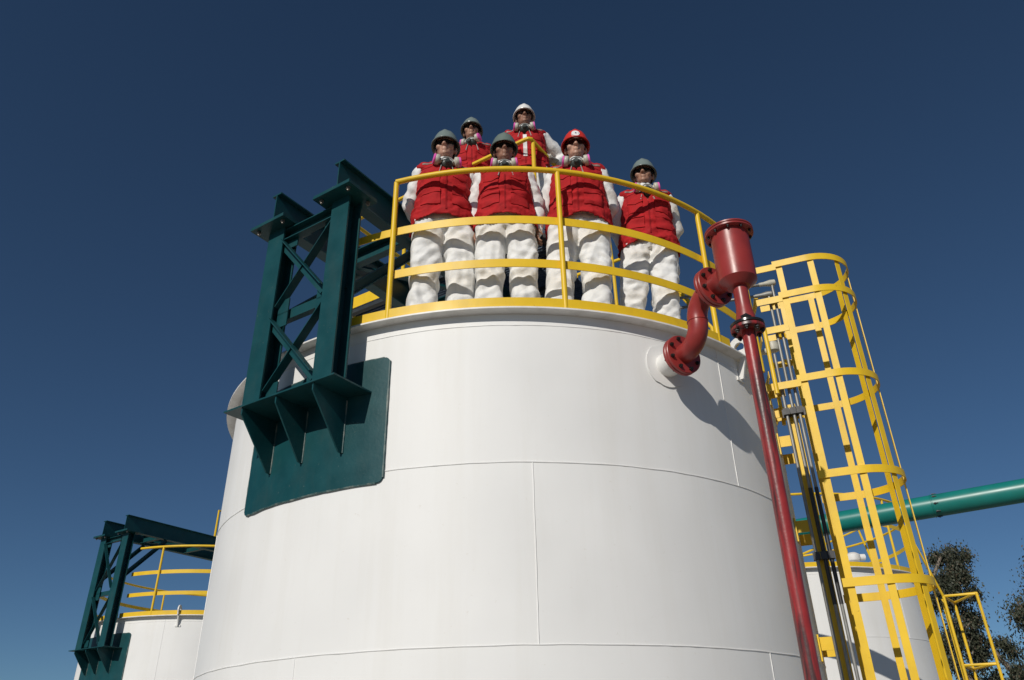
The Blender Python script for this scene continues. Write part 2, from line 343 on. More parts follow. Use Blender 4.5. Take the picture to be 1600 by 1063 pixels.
# ------------------------------------------------------------------ green support gantries
def gantry(C, A, dz, hpost, label, group, far=True, full=True):
    T = None; zp = 3.795 + dz; zt = zp + .012; ztop = zt + hpost
    W, er, et = frame(C, A)
    T = empty('support_gantry', W(0, 2.66, zp), label, 'gantry', group)
    tp = (-.303, .385); g_ = 'green_paint'
    for end in ((0, 180) if far else (0,)):
        W, er, et = frame(C, A + end)
        tps = tp if end == 0 else (-tp[1], -tp[0])
        # curved pad welded to the shell
        pd = MB(); z0, z1 = 3.16 + dz, 4.052 + dz; n = 24; vs = []; a0, a1 = A + end - 14.9, A + end + 15.1
        outl = []
        rc = .05
        def corner(ta, tz, sa, sz):
            return [(ta + sa * rc * (1 - cos(q)) , tz + sz * rc * (1 - sin(q))) for q in (0, pi / 6, pi / 3, pi / 2)]
        wdt = RAD(15) * R
        zfr = [0, .003, .012, .026, .045, .25, .5, .75, .955, .974, .988, .997, 1]; rows = len(zfr) - 1
        for side in (.0015, .013):
            for j in range(rows + 1):
                z = z0 + (z1 - z0) * zfr[j]; e = min(z - z0, z1 - z); sh = 0 if e > .04 else .04 * (1 - sqrt(max(0, 1 - ((.04 - e) / .04) ** 2)))
                for i in range(n + 1):
                    t = -wdt + sh + (2 * wdt - 2 * sh) * i / n; a = RAD(A + end) + t / R
                    vs.append(V(C.x + (R + side) * sin(a), C.y - (R + side) * cos(a), z + .006 * noise.noise((t * 7, z * 7, side))))
        fs = []; m = n + 1; K = (rows + 1) * m
        for j in range(rows):
            for i in range(n):
                q = j * m + i; fs += [(q, q + 1, q + m + 1, q + m), (K + q, K + q + m, K + q + m + 1, K + q + 1)]
        for i in range(n): fs += [(i, K + i, K + i + 1, i + 1), (rows * m + i, rows * m + i + 1, K + rows * m + i + 1, K + rows * m + i)]
        for j in range(rows): fs += [(j * m, (j + 1) * m, K + (j + 1) * m, K + j * m), (j * m + n, K + j * m + n, K + (j + 1) * m + n, (j + 1) * m + n)]
        pd.add(vs, fs).build('wall_pad', g_, T)
        # bracket plate following the shell on its inner side
        inn = [W((R + .0135) * sin(RAD(b)), (R + .0135) * cos(RAD(b)), zp) for b in (12.2, 8, 4, 0, -4, -8, -12.2)]
        MB().prism([W(-.535, 2.815, zp), W(.535, 2.815, zp)] + inn, (0, 0, .012)).build('bracket_plate', g_, T)
        for tg in (-.355, -.015, .335):
            rs_ = sqrt((R + .0135) ** 2 - tg * tg)
            MB().prism([W(tg - .006, rs_, zp - .0005), W(tg - .006, 2.80, zp - .0005), W(tg - .006, 2.80, zp - .05), W(tg - .006, rs_ + .035, zp - .395), W(tg - .006, rs_, zp - .395)], et * .012).build('gusset', g_, T)
        for tg in (-.355, -.015, .335):
            rs_ = sqrt((R + .0135) ** 2 - tg * tg)
            for sd_ in (-1, 1): MB().tube([W(tg + sd_ * .009, rs_ + .002, zp - .02 - q * .047 ) + et * .001 * noise.noise((q * 1.7, tg, sd_)) for q in range(9)], .0055, 6).build('weld', 'weld_worn', T)
        for ta, tb, za_, zb2 in ((-wdt, wdt, z1, z1), (wdt, wdt, z1, z0), (wdt, -wdt, z0, z0), (-wdt, -wdt, z0, z1)):
            pts_ = []
            for q in range(25):
                f_ = .035 + .93 * q / 24; t_ = ta + (tb - ta) * f_; z_ = za_ + (zb2 - za_) * f_; a_ = RAD(A + end) + t_ / R; rr3 = R + .007
                pts_.append(V(C.x + rr3 * sin(a_), C.y - rr3 * cos(a_), z_ + .006 * noise.noise((t_ * 7, z_ * 7, .01))))
            MB().tube(pts_, [.008 + .003 * noise.noise((q * 1.3, ta, za_)) for q in range(25)], 6).build('weld', 'weld_worn', T)
        for tc in tps:
            MB().ibeam(W(tc, 2.712, zt), W(tc, 2.712, ztop), et, .175, .138).build('post', g_, T)
            cp = MB().prism([W(tc - .185, 2.59, ztop), W(tc + .185, 2.59, ztop), W(tc + .185, 2.89, ztop), W(tc - .185, 2.89, ztop)], (0, 0, .014)).build('cap_plate', g_, T)
            MB().prism([W(tc - .183, 2.592, ztop + .0165), W(tc + .183, 2.592, ztop + .0165), W(tc + .183, 2.888, ztop + .0165), W(tc - .183, 2.888, ztop + .0165)], (0, 0, .014)).build('base_plate', g_, T)
            bolts(cp, [W(tc + a, b, ztop - .001) for a in (-.135, .135) for b in (2.635, 2.845)], (0, 0, -1), .017, .03)
        # cross bracing between the posts
        lo, hi = tps[0] + .0885, tps[1] - .0885
        zm = zt + hpost * .475
        MB().channel(W(lo, 2.71, ztop - .07), W(hi, 2.71, ztop - .07), er, .06, .10).build('cross_beam', g_, T)
        MB().channel(W(lo, 2.70, zm + .0), W(hi, 2.70, zm + .0), -er, .05, .08).build('cross_beam', g_, T)
        for (za, zb_) in ((ztop - .13, zm + .06), (zm - .05, zt + .09)):
            MB().angle(W(lo, 2.745, za), W(hi, 2.745, zb_), er, .065).build('brace', g_, T)
            MB().angle(W(hi, 2.70, za), W(lo, 2.70, zb_), er, .065).build('brace', g_, T)
            for tt, zz in ((lo + .055, za), (hi - .055, za), (lo + .055, zb_), (hi - .055, zb_)):
                MB().box(W(tt, 2.725, zz), et * .054, er * .005, V(0, 0, .06)).build('gusset', g_, T)
        # knee braces to the beams
        for tc in tps:
            MB().channel(W(tc - .02, 2.64, ztop - .76), W(tc - .02, 1.90, ztop + .03), et, .05, .075).build('knee_brace', g_, T)
    W, er, et = frame(C, A)
    zb0 = ztop + .031
    for tc in tp:
        MB().ibeam(W(tc, 2.835, zb0 + .148), W(tc, -2.835, zb0 + .148), et, .10, .296, .013, .009).build('beam', g_, T)
    for r_ in (1.98, .95, 0, -.95, -1.98):
        MB().channel(W(tp[0] + .051, r_, zb0 + .085), W(tp[1] - .051, r_, zb0 + .085), er, .07, .15).build('cross_beam', g_, T)
    for r_ in (1.98, -.95):
        MB().angle(W(tp[0] + .06, r_ - .02, zb0 + .03), W(tp[1] - .06, r_ - .95, zb0 + .03), (0, 0, 1), .05).build('brace', g_, T)
    return T
A1 = -32.6
gantry(C1, A1, 0, 1.505, 'dark green braced steel gantry bolted to the side of the big white tank', 'green gantries on the tanks')

# ------------------------------------------------------------------ work platform on the gantry beams
Wp, erp, etp = frame(C1, A1)
ZD = 5.72
PT = empty('work_platform', Wp(0, 0, 5.647), 'raised grating platform with orange yellow handrails behind the front row of men', 'platform')
t0, t1, r0, r1 = -1.22, 1.06, -1.15, 1.12
gr = MB(); k = r0 + .02
while k < r1 - .01:
    gr.bar(Wp(t0 + .012, k, ZD - .015), Wp(t1 - .012, k, ZD - .015), erp, .005, .03); k += .034
k = t0 + .05
while k < t1:
    gr.bar(Wp(k, r0 + .01, ZD - .006), Wp(k, r1 - .012, ZD - .006), etp, .008, .008); k += .10
o = gr.build('grating', 'grating', PT, smooth=0); o['kind'] = 'stuff'
for rr in (r1 - .0, .37, -.38, r0): MB().channel(Wp(t0 + .01, rr, ZD - .055), Wp(t1 - .01, rr, ZD - .055), -erp if rr > 0 else erp, .05, .05 if abs(rr) < 1 else .048).build('stringer', 'dark_steel', PT)
for rr, s_ in ((r1 + .008, 1), (r0 - .008, -1)): MB().bar(Wp(t0, rr, ZD + .035), Wp(t1, rr, ZD + .035), erp, .006, .13).build('toe_board', 'yellow_paint', PT)
for tt in (t0 - .006, ): MB().bar(Wp(tt, r0, ZD + .035), Wp(tt, r1, ZD + .035), etp, .006, .13).build('toe_board', 'yellow_paint', PT)
rt_ = .021; ru = r1 + .035; tu = t1 + .025
for z_, a_ in ((ZD + 1.10, t0), ):
    MB().tube([Wp(a_, ru, z_), Wp(tu - .05, ru, z_), Wp(tu - .02, ru - .005, z_), Wp(tu, ru - .03, z_), Wp(tu, .35, z_)], rt_, 10).build('handrail', 'yellow_paint', PT)
MB().tube([Wp(t0, ru, ZD + .58), Wp(-.71, ru, ZD + .58), Wp(-.72, ru - .2, ZD + .57)], .017, 10).build('mid_rail', 'yellow_paint', PT)
for tt, rr in ((t0, ru), (-.43, ru), (.32, ru), (tu, ru - .06), (t0, -.4), (t0, r0 - .03), (.3, r0 - .03), (tu, r0 - .03)):
    MB().tube([Wp(tt, rr, ZD - .06), Wp(tt, rr, ZD + 1.10)], rt_ * .95, 10).build('post', 'yellow_paint', PT)
MB().tube([Wp(t0, ru, ZD + 1.1), Wp(t0, r0 - .03, ZD + 1.1), Wp(tu, r0 - .03, ZD + 1.1)], rt_, 10).build('handrail', 'yellow_paint', PT)
# stair from the platform down to the roof
ST = empty('access_stair', Wp(1.9, -.4, ZF + .02), 'small steel stair with yellow handrail leading down from the grating platform', 'stair')
sa, sb = Wp(t1 + .03, -.2, ZD - .05), Wp(2.02, -.2, ZF + .03)
for rr in (-.1, -.72):
    MB().bar(Wp(t1 + .03, rr, ZD - .05), Wp(2.02, rr, ZF + .07), erp, .008, .14).build('stringer', 'dark_steel', ST)
    MB().tube([Wp(t1 + .06, rr + .02, ZD + 1.0), Wp(t1 + .16, rr + .02, ZD + .93), Wp(1.98, rr + .02, ZF + .98), Wp(1.98, rr + .02, ZF + .1)], .018, 10).build('handrail', 'yellow_paint', ST)
    MB().tube([Wp(1.27, rr + .02, ZD - .33), Wp(1.27, rr + .02, ZD + .2), Wp(1.25, rr + .02, ZD + .78)], .018, 10).build('post', 'yellow_paint', ST)
for q in range(5):
    u = (q + .7) / 5.6; c_ = Wp(t1 + .03 + .96 * u, -.41, ZD - .05 - 1.33 * u)
    MB().box(c_, etp * .10, erp * .305, V(0, 0, .015)).build('tread', 'grating', ST)

# ------------------------------------------------------------------ red foam chamber and riser
FA = empty('foam_chamber', (1.40, 4.11, 0), 'red foam chamber with elbow and long riser pipe feeding the big tank', 'pipework')
zN = 4.013; zU = 4.335; rp = .068
fl1 = 2.675
def flange(c, ax, r, th, parent, m, name='flange', nb=8, hole=.0, both=True):
    c = Vector(c); ax = Vector(ax).normalized()
    o = MB().lathe(c, ax, [(r - .004, 0), (r, .004), (r, th - .004), (r - .004, th)], 36).build(name, m, parent)
    u = ax.orthogonal().normalized(); w = ax.cross(u)
    pts = [c + (u * cos(2 * pi * (q + .5) / nb) + w * sin(2 * pi * (q + .5) / nb)) * r * .8 for q in range(nb)]
    if both: bolts(o, [p + ax * (th - .002) for p in pts], ax, .015, .024, 'oil_black')
    else: bolts(o, [p + ax * .002 for p in pts], -ax, .015, .024, 'oil_black')
    return o
flange(Wn(0, 2.655, zN), ern, .142, .026, FA, 'red_paint', both=False)
flange(Wn(0, 2.6835, zN), ern, .142, .024, FA, 'red_paint')
# S-bend: out, up, out
rb = .155
pth = [Wn(0, 2.708, zN), Wn(0, 2.73, zN)]
cx_ = 2.885 - rb + .0
for q in range(1, 11):
    b = q / 10 * pi / 2 * .98
    pth.append(Wn(0, 2.73 + rb * sin(b), zN + rb * (1 - cos(b))))
e = pth[-1]; re_ = 2.73 + rb * sin(pi / 2 * .98)
zs2 = zU - rb
for q in range(0, 11):
    b = q / 10 * pi / 2
    pth.append(Wn(0, re_ + rb * (1 - cos(b)) , zs2 + rb * sin(b)))
rF2 = re_ + rb
pth.append(Wn(0, rF2 + .012, zU))
MB().tube(pth, rp, 24).build('elbow', 'red_paint', FA)
jb = (re_, (zN + rb + zs2) / 2)
MB().lathe(Wn(0, jb[0], jb[1] - .006), (0, 0, 1), [(rp + .001, 0), (rp + .0045, .004), (rp + .0045, .008), (rp + .001, .012)], 24).build('weld_ring', 'red_paint', FA)
flange(Wn(0, rF2 + .013, zU), ern, .142, .026, FA, 'red_paint', both=False)
flange(Wn(0, rF2 + .0425, zU), ern, .142, .026, FA, 'red_paint')
rP = rF2 + .262
pc = Wn(0, rP, 0)
MB().tube([Wn(0, rF2 + .068, zU), Wn(0, rP - .10, zU + .0)], .075, 24).build('inlet_stub', 'red_paint', FA)
MB().lathe((pc.x, pc.y, 4.245), (0, 0, 1), [(.046, -.045), (.07, -.042), (.119, .0), (.121, .003), (.121, .355), (.117, .36)], 44).build('chamber_body', 'red_paint', FA, 28)
zt_ = 4.602
o = MB().lathe((pc.x, pc.y, zt_), (0, 0, 1), [(.151, 0), (.156, .003), (.156, .014), (.152, .017)], 44).build('lid_flange', 'red_paint', FA)
MB().lathe((pc.x, pc.y, zt_ + .0195), (0, 0, 1), [(.152, 0), (.156, .003), (.156, .012), (.151, .016), (.04, .02)], 44).build('lid', 'red_paint', FA)
bolts(o, [V(pc.x + .138 * cos(q * pi / 5), pc.y + .138 * sin(q * pi / 5), zt_ + .001) for q in range(10)], (0, 0, -1), .010, .018, 'oil_black')
rx, ry = pc.x + .005, pc.y + .0
MB().lathe((rx, ry, 3.93), (0, 0, 1), [(.062, 0), (.062, .03), (.050, .10), (.046, .14), (.046, .275)], 28).build('reducer', 'red_paint', FA)
MB().lathe((rx, ry, 3.912), (0, 0, 1), [(.10, 0), (.104, .003), (.104, .018), (.100, .021)], 32).build('gasket_flange', 'oil_black', FA)
flange((rx, ry, 3.8845), (0, 0, 1), .104, .024, FA, 'red_worn', both=False)
MB().tube([(rx, ry, 3.884), (rx - .012, ry, 2.2), (rx - .028, ry, .0)], .041, 24).build('riser_pipe', 'red_worn', FA)
MB().lathe((rx - .028, ry, -.08), (0, 0, 1), [(.12, 0), (.12, .11), (.09, .12)], 24).build('pipe_foot', 'concrete', FA)
# oil stained face on the flange
MB().tube([(rx - .045, ry - .055, 3.945), (rx - .02, ry - .062, 3.952), (rx + .01, ry - .06, 3.945)], [.02, .026, .016], 8).build('sealant', 'oil_black', FA)

# ------------------------------------------------------------------ caged ladder on the right of the tank
AL = 69
Wl, erl, etl = frame(C1, AL)
LD = empty('caged_ladder', Wl(0, 2.64, 0), 'tall yellow caged ladder standing beside the right flank of the big white tank', 'ladder')
for t_ in (-.23, .23):
    MB().bar(Wl(t_, 2.645, -.02), Wl(t_, 2.645, 4.16), etl, .012, .065).build('stile', 'yellow_paint', LD)
src = None
for q in range(18):
    z = .25 + q * .28
    if z > 4.12: break
    if src is None:
        src = MB().tube([-etl * .224, etl * .224], .011, 8).build('rung', 'yellow_paint', LD, local=True); src.location = Wl(0, 2.645, z) - ORG[LD.name]
    else: share(src, LD, Wl(0, 2.645, z))
rc_ = 3.012; rr_ = .352
def hoop(z, h=.062, th=.008):
    m = MB(); pin = []; pout = []
    path = [(-rr_, 2.735), (-rr_, 2.87)] + [(-rr_ * cos(b), rc_ + rr_ * sin(b)) for b in [pi * q / 24 for q in range(25)]] + [(rr_, 2.87), (rr_, 2.735)]
    n = len(path); vs = []; fs = []
    for i, (t_, r_) in enumerate(path):
        a_ = path[max(0, i - 1)]; b_ = path[min(n - 1, i + 1)]; tx, ty = b_[0] - a_[0], b_[1] - a_[1]; l_ = sqrt(tx * tx + ty * ty); nx, ny = -ty / l_, tx / l_
        for s_ in (0, 1):
            for zz in (z - h / 2, z + h / 2): vs.append(Wl(t_ + nx * th * s_, r_ + ny * th * s_, zz))
    for i in range(n - 1):
        a_, b_ = i * 4, i * 4 + 4
        fs += [(a_, b_, b_ + 1, a_ + 1), (a_ + 2, a_ + 3, b_ + 3, b_ + 2), (a_, a_ + 2, b_ + 2, b_), (a_ + 1, b_ + 1, b_ + 3, a_ + 3)]
    fs += [(0, 1, 3, 2), (n * 4 - 4, n * 4 - 2, n * 4 - 1, n * 4 - 3)]
    return m.add(vs, fs)
for z in (5.46, 5.135, 4.325, 3.50, 2.685, 1.87): hoop(z).build('hoop', 'yellow_paint', LD)
z_s0, z_s1 = 1.84, 5.44
def strap(t_, r_, nt, nr):
    # flat strap inside the hoops; (nt, nr) = direction of its width
    l_ = sqrt(nt * nt + nr * nr); d = (etl * nt + erl * nr) / l_
    MB().bar(Wl(t_, r_, z_s0), Wl(t_, r_, z_s1), d, .052, .007).build('strap', 'yellow_paint', LD)
ii = rr_ - .012
strap(-ii, 2.787, 0, 1); strap(ii, 2.768, 0, 1); strap(-ii, 3.053, 0, 1); strap(ii, 3.028, 0, 1)
for b in (50, 130):
    bb = RAD(b); strap(-ii * cos(bb), rc_ + ii * sin(bb), sin(bb), cos(bb))
strap(0, rc_ + ii, 1, 0)
# brackets back to the shell and arms to the railing
for z in (4.285, 3.85, 3.15, 2.3, 1.2):
    for t_ in (-.23, .23):
        MB().bar(Wl(t_ * 1.0, sqrt(R * R - t_ * t_) - .004, z), Wl(t_ * 1.0, 2.62, z), (0, 0, 1), .09, .010).build('bracket', 'yellow_paint', LD)
        MB().box(Wl(t_, sqrt(R * R - t_ * t_) + .004, z - .03), etl * .05, erl * .005, V(0, 0, .09)).build('bracket', 'yellow_paint', LD)
for z, a in ((5.43, 2.56), (5.10, 2.54), (4.81, 2.56), (4.285, 2.53)):
    for t_ in (-.36, .36):
        MB().bar(Wl(t_, a if z > 4.5 else sqrt(R * R - t_ * t_) , z), Wl(t_, 2.76, z), (0, 0, 1), .062, .008).build('arm', 'yellow_paint', LD)
        if z < 5.4: MB().bar(Wl(t_ * .83, 2.655, z - .0), Wl(t_ * .99, 2.735, z), (0, 0, 1), .05, .008).build('arm', 'yellow_paint', LD)
for t_ in (-.36, .36):
    MB().tube([Wl(t_ * 1.02, 2.56, ZF - .1), Wl(t_ * 1.02, 2.56, 4.84)], .018, 10).build('post', 'yellow_paint', LD)

# ------------------------------------------------------------------ electrical conduits beside the ladder
def conduit(label, rr_, t_, ztop, bend_to, head):
    T = empty('conduit', Wl(t_, rr_, 0), label, 'conduit', 'grey conduits beside the caged ladder')
    pts = [Wl(t_, rr_, 2.55), Wl(t_, rr_, 3.42)]
    if ztop > 5: MB().tube(pts, .0150, 10).build('sleeve', 'black_sleeve', T)
    up = [Wl(t_, rr_, -.05), Wl(t_, rr_, ztop - .05)]
    MB().tube(up, .0125, 10).build('tube', 'galvanised', T)
    if bend_to is not None:
        e0 = Wl(t_, rr_, ztop); q0 = Vector(bend_to)
        MB().tube([e0 + V(0, 0, -.06), e0 + V(0, 0, -.02), e0 + (q0 - e0).normalized() * .03 + V(0, 0, .0), q0], .0135, 10).build('tube', 'galvanised', T)
        d = (q0 - e0).normalized()
        MB().lathe(e0 - d * .035 + V(0, 0, .0), d, [(.016, 0), (.028, .008), (.03, .05), (.02, .10), (.017, .15)], 14).build('fitting', 'galvanised' if not head else 'canister', T)
        # drop to the roof at the far end
        MB().tube([q0, q0 + d * .05 + V(0, 0, -.05), V(q0.x + d.x * .05, q0.y + d.y * .05, ZF + .01)], .0135, 8).build('tube', 'galvanised', T)
    else:
        e0 = Wl(t_, rr_, ztop)
        MB().lathe(e0 + V(0, 0, -.03), (0, 0, 1), [(.02, 0), (.045, .012), (.052, .05), (.045, .085), (.02, .10)], 16).build('fitting', 'canister', T)
        MB().tube([e0 + V(0, 0, .01), e0 - erl * .05 + V(0, 0, -.01), e0 - erl * .11 + V(0, 0, -.02)], [.04, .032, .018], 12).build('fitting', 'canister', T)
        MB().tube([e0 - erl * .10 + V(0, 0, -.018), e0 - erl * .26 + V(0, 0, -.03), e0 - erl * .30 + V(0, 0, -.06), V((e0 - erl * .30).x, (e0 - erl * .30).y, ZF)], .0125, 8).build('tube', 'galvanised', T)
    for z in (4.07, 2.9, 1.6):
        MB().box(Wl(t_, rr_, z), etl * .027, erl * .026, V(0, 0, .028)).build('clamp', 'black_sleeve', T)
conduit('thin grey conduit beside the ladder ending in a pale cap above the rim', 2.60, -.30, 4.66, None, True)
conduit('thin grey conduit beside the ladder bending over the rail at a dark elbow fitting', 2.655, -.30, 5.20, (1.46, 6.05, 5.21), False)
conduit('thin grey conduit beside the ladder bending over the rail at a pale cap fitting', 2.70, -.30, 5.31, (1.42, 5.90, 5.22), True)
cl = MB().box(Wl(-.272, 2.655, 4.07), etl * .006, erl * .09, V(0, 0, .035)).build('conduit_clamp_bar', 'black_sleeve', LD)

# ------------------------------------------------------------------ tank to the left, with its gantry
C2 = Vector((-6.28, 16.98, 0)); DZ2 = -.27
tank(C2, DZ2, 'smaller looking white tank behind to the left with a tall green gantry', 'neighbouring white tanks', [[20 + 72 * k for k in range(5)], [-20 + 72 * k for k in range(5)], [20 + 72 * k for k in range(5)], [-2 + 72 * k for k in range(5)]], lugs=(3.5,))
railing(C2, ZF + DZ2, 'yellow railing on the white tank behind to the left, beside the tall gantry', 'railings on the neighbouring tanks', [-8, 22, 52, 82, 112, 142, 172, 202, 232, 262, 292, 316],
        [('top', -19, 316), ('mid', -22, 318), ('low', -22, 318), ('toe', -23, 320), ('toe', -44, -24)])
gantry(C2, -31.3, DZ2, 2.02, 'tall dark green braced gantry on the white tank behind to the left', 'green gantries on the tanks', far=True)
# orange framed hatch seen over the left tank
HB = empty('tube_frame', (-4.36, 14.9, 4.05), 'small orange yellow frame standing on top of the tall gantry beam', 'frame')
HB.location = (-6.367, 16.10, 5.885); ORG[HB.name] = Vector(HB.location)
b0 = Vector(HB.location)
MB().tube([b0, b0 + V(0, 0, .56), b0 + V(.5, .30, .58), b0 + V(.5, .30, .0)], .025, 8).build('frame_tube', 'yellow_paint', HB)
MB().tube([b0 + V(.0, .0, .01), b0 + V(.5, .30, .01)], .02, 8).build('frame_bar', 'yellow_paint', HB)

# ------------------------------------------------------------------ tank to the right
C3 = Vector((5.06, 15.5, 0))
tank(C3, 0, 'plain white tank seen behind the caged ladder on the right', 'neighbouring white tanks', [[10 + 72 * k for k in range(5)], [-20 + 72 * k for k in range(5)], [30 + 72 * k for k in range(5)], [-40 + 72 * k for k in range(5)]], lugs=(-38,))
railing(C3, ZF, 'yellow railing on the white tank seen behind the caged ladder', 'railings on the neighbouring tanks', [-60, -30, 2, 34, 64, 94, 124, 154, 184, 214, 244, 270, 300],
        [('top', -60, 300), ('mid', -60, 300), ('toe', -60, 300)])
VT = empty('vent_valve', (C3.x + .75, C3.y - 2.0, ZF + .02), 'small white vent valve standing on the roof of the right hand tank', 'valve')
p = Vector(VT.location)
MB().lathe(p, (0, 0, 1), [(.09, 0), (.09, .02), (.05, .03), (.05, .16), (.11, .18), (.12, .20), (.12, .28), (.06, .32)], 20).build('valve_body', 'white_trim', VT)
MB().tube([p + V(-.16, 0, .24), p + V(.2, 0, .24)], .055, 14).build('outlet', 'white_trim', VT)
HR = empty('stair_handrail', (C3.x - .6, C3.y - 2.1, ZF + .02), 'short sloping yellow handrail on the roof of the right hand tank', 'handrail')
p = Vector(HR.location)
MB().tube([p + V(-.2, 0, 0), p + V(0, 0, .12), p + V(1.6, .2, .75), p + V(1.75, .2, .0)], .022, 8).build('rail_tube', 'yellow_paint', HR)

# ------------------------------------------------------------------ teal pipeline behind the ladder
PL = empty('pipeline', (6.4, 9.55, 4.5), 'thick glossy teal green pipe running across behind the caged ladder', 'pipe')
pa, pb = V(9.2, 7.85, 4.545), V(1.2, 12.65, 4.36)
MB().tube([pa, pa.lerp(pb, .5), pb], .146, 32).build('pipe', 'teal_pipe', PL)
dv = (pb - pa).normalized()
for d_ in (4.26, 3.0, 1.0, 6.6):
    q = pa + dv * d_
    MB().lathe(q, dv, [(.147, 0), (.153, .004), (.153, .014), (.147, .018)], 32).build('weld_band', 'teal_pipe', PL)
q = pa + dv * 4.0
for k in range(7):
    a = 2 * pi * k / 7; u = dv.orthogonal().normalized(); w = dv.cross(u)
bolts(PL, [pa + dv * 4.22 + (dv.orthogonal().normalized() * cos(a) + dv.cross(dv.orthogonal().normalized()) * sin(a)) * .152 for a in [2 * pi * k / 9 for k in range(9)]], dv, .014, .03, 'dark_steel')
for f_, nm in ((.02, 'pipe support post standing beyond the right of the caged ladder'), (.93, 'pipe support post standing behind the big white tank')):
    b = pa.lerp(pb, f_)
    S_ = empty('pipe_support', (b.x, b.y, 0), 'tall grey steel ' + nm, 'support')
    MB().ibeam((b.x, b.y, -.03), (b.x, b.y, b.z - .16), dv, .15, .15).build('column', 'galvanised', S_)
    MB().box((b.x, b.y, b.z - .1535), dv * .12, dv.cross(V(0, 0, 1)).normalized() * .2, V(0, 0, .008)).build('saddle', 'galvanised', S_)

# ------------------------------------------------------------------ walk-through rails right of the ladder
WR = empty('walk_through_rail', (4.95, 8.95, 0), 'slim yellow tubular rail frame standing to the right of the caged ladder', 'railing')
p = Vector(WR.location)
def pix(az, d, z): return V(d * sin(RAD(az)), d * cos(RAD(az)), z)
D_ = 10.2
zt3 = EYE + D_ * tan(RAD(8.55)); zm3 = EYE + D_ * tan(RAD(4.55))
a1_, a2_, a3_ = pix(28.0, D_, 0), pix(29.85, D_, 0), pix(28.5, D_ + .55, 0)
for q in (a1_, a2_, a3_, pix(27.9, D_ + .2, 0)):
    MB().tube([(q.x, q.y, -.05), (q.x, q.y, zt3)], .016, 8).build('post', 'yellow_paint', WR)
for z in (zt3, zm3):
    MB().tube([(a3_.x, a3_.y, z), (a1_.x, a1_.y, z), (a2_.x, a2_.y, z), (a3_.x, a3_.y, z)], .015, 8).build('rail', 'yellow_paint', WR)
q = pix(26.9, D_ - .3, zt3 + .75)
MB().tube([(a1_.x, a1_.y, zt3), q, (q.x, q.y, .0)], .015, 8).build('rail', 'yellow_paint', WR)

# ------------------------------------------------------------------ eucalyptus trees
def tree(label, base, h, seed, crown, nleaf, leafm, nlimb=34):
    rnd = random.Random(seed)
    T = empty('eucalyptus_tree', base, label, 'tree', 'eucalyptus trees beyond the tanks'); B_ = Vector(base)
    lean = V(rnd.uniform(-.06, .06), 0, 1)
    tr = [B_ + V(rnd.uniform(-.15, .15) * i, rnd.uniform(-.15, .15) * i, 0) * .5 + lean * (h * .92 * i / 8) - V(0, 0, .15) for i in range(9)]
    mb = MB().tube(tr, [.30 * (1 - i / 9.5) + .02 for i in range(9)], 10); mb.build('trunk', 'bark', T)
    lim = MB(); tips = []
    for i in range(nlimb):
        f_ = rnd.uniform(.22, .97); p0 = tr[0].lerp(tr[-1], f_); a = rnd.uniform(0, 2 * pi); l_ = crown * (1.05 - f_ * .6) * rnd.uniform(.5, 1.05)
        d = V(cos(a), sin(a), rnd.uniform(.35, 1.1)).normalized(); p1 = p0 + d * l_ * .5; p2 = p1 + (d + V(0, 0, -.25)).normalized() * l_ * .5
        lim.tube([p0, p1, p2], [.07 * (1.1 - f_), .045 * (1.1 - f_) + .01, .012], 6); tips += [p1.lerp(p2, .4), p2, p2]
        for k in range(3):
            dd = (d + V(rnd.uniform(-1, 1), rnd.uniform(-1, 1), rnd.uniform(-.3, .7))).normalized(); p3 = p1.lerp(p2, rnd.uniform(.1, .9)); p4 = p3 + dd * l_ * .38
            lim.tube([p3, p4], [.02, .006], 5); tips += [p4, p4]
    for q in (tr[-1], tr[-2]): tips += [q, q]
    lim.build('limb', 'bark', T)
    for m_, fr_ in ((leafm, .62), ('leaf_light', .28), ('leaf_dry', .10)):
        mb = MB(); vs = []; fs = []
        for k in range(int(nleaf * fr_)):
            t = tips[rnd.randrange(len(tips))]; rad_ = rnd.choice((.25, .38, .5, .66)) * min(1.0, crown * .36)
            o_ = V(rnd.gauss(0, .5), rnd.gauss(0, .5), rnd.gauss(-.25, .62)) * rad_
            p_ = t + o_; L_ = rnd.uniform(.08, .16); w_ = L_ * rnd.uniform(.2, .32)
            d = V(rnd.uniform(-.6, .6), rnd.uniform(-.6, .6), -rnd.uniform(.3, 1)).normalized(); s_ = d.cross(V(rnd.uniform(-1, 1), rnd.uniform(-1, 1), rnd.uniform(-1, 1))).normalized()
            i0 = len(vs); vs += [p_, p_ + d * L_ * .5 + s_ * w_, p_ + d * L_, p_ + d * L_ * .5 - s_ * w_]; fs.append((i0, i0 + 1, i0 + 2, i0 + 3))
        mb.add(vs, fs)
        me = bpy.data.meshes.new('crown'); me.from_pydata([tuple(Vector(v) - B_) for v in mb.v], [], mb.f); me.materials.append(MATS[m_])
        o = bpy.data.objects.new('crown', me); COL.objects.link(o); o.parent = T; o['kind'] = 'stuff'
def at(az, d): return (d * sin(RAD(az)), d * cos(RAD(az)), -.02)
tree('tall thin eucalyptus tree just right of the caged ladder', at(28.4, 41), 10.6, 3, 1.9, 34000, 'leaf_dark', 34)
tree('low sparse eucalyptus tree between the slim yellow rail frame and the dense one', at(30.2, 44), 6.8, 8, 1.7, 11000, 'leaf_dark', 16)
tree('dense dark eucalyptus tree right of the slim yellow rail frame', at(33.6, 40), 8.9, 12, 2.9, 90000, 'leaf_dark', 50)

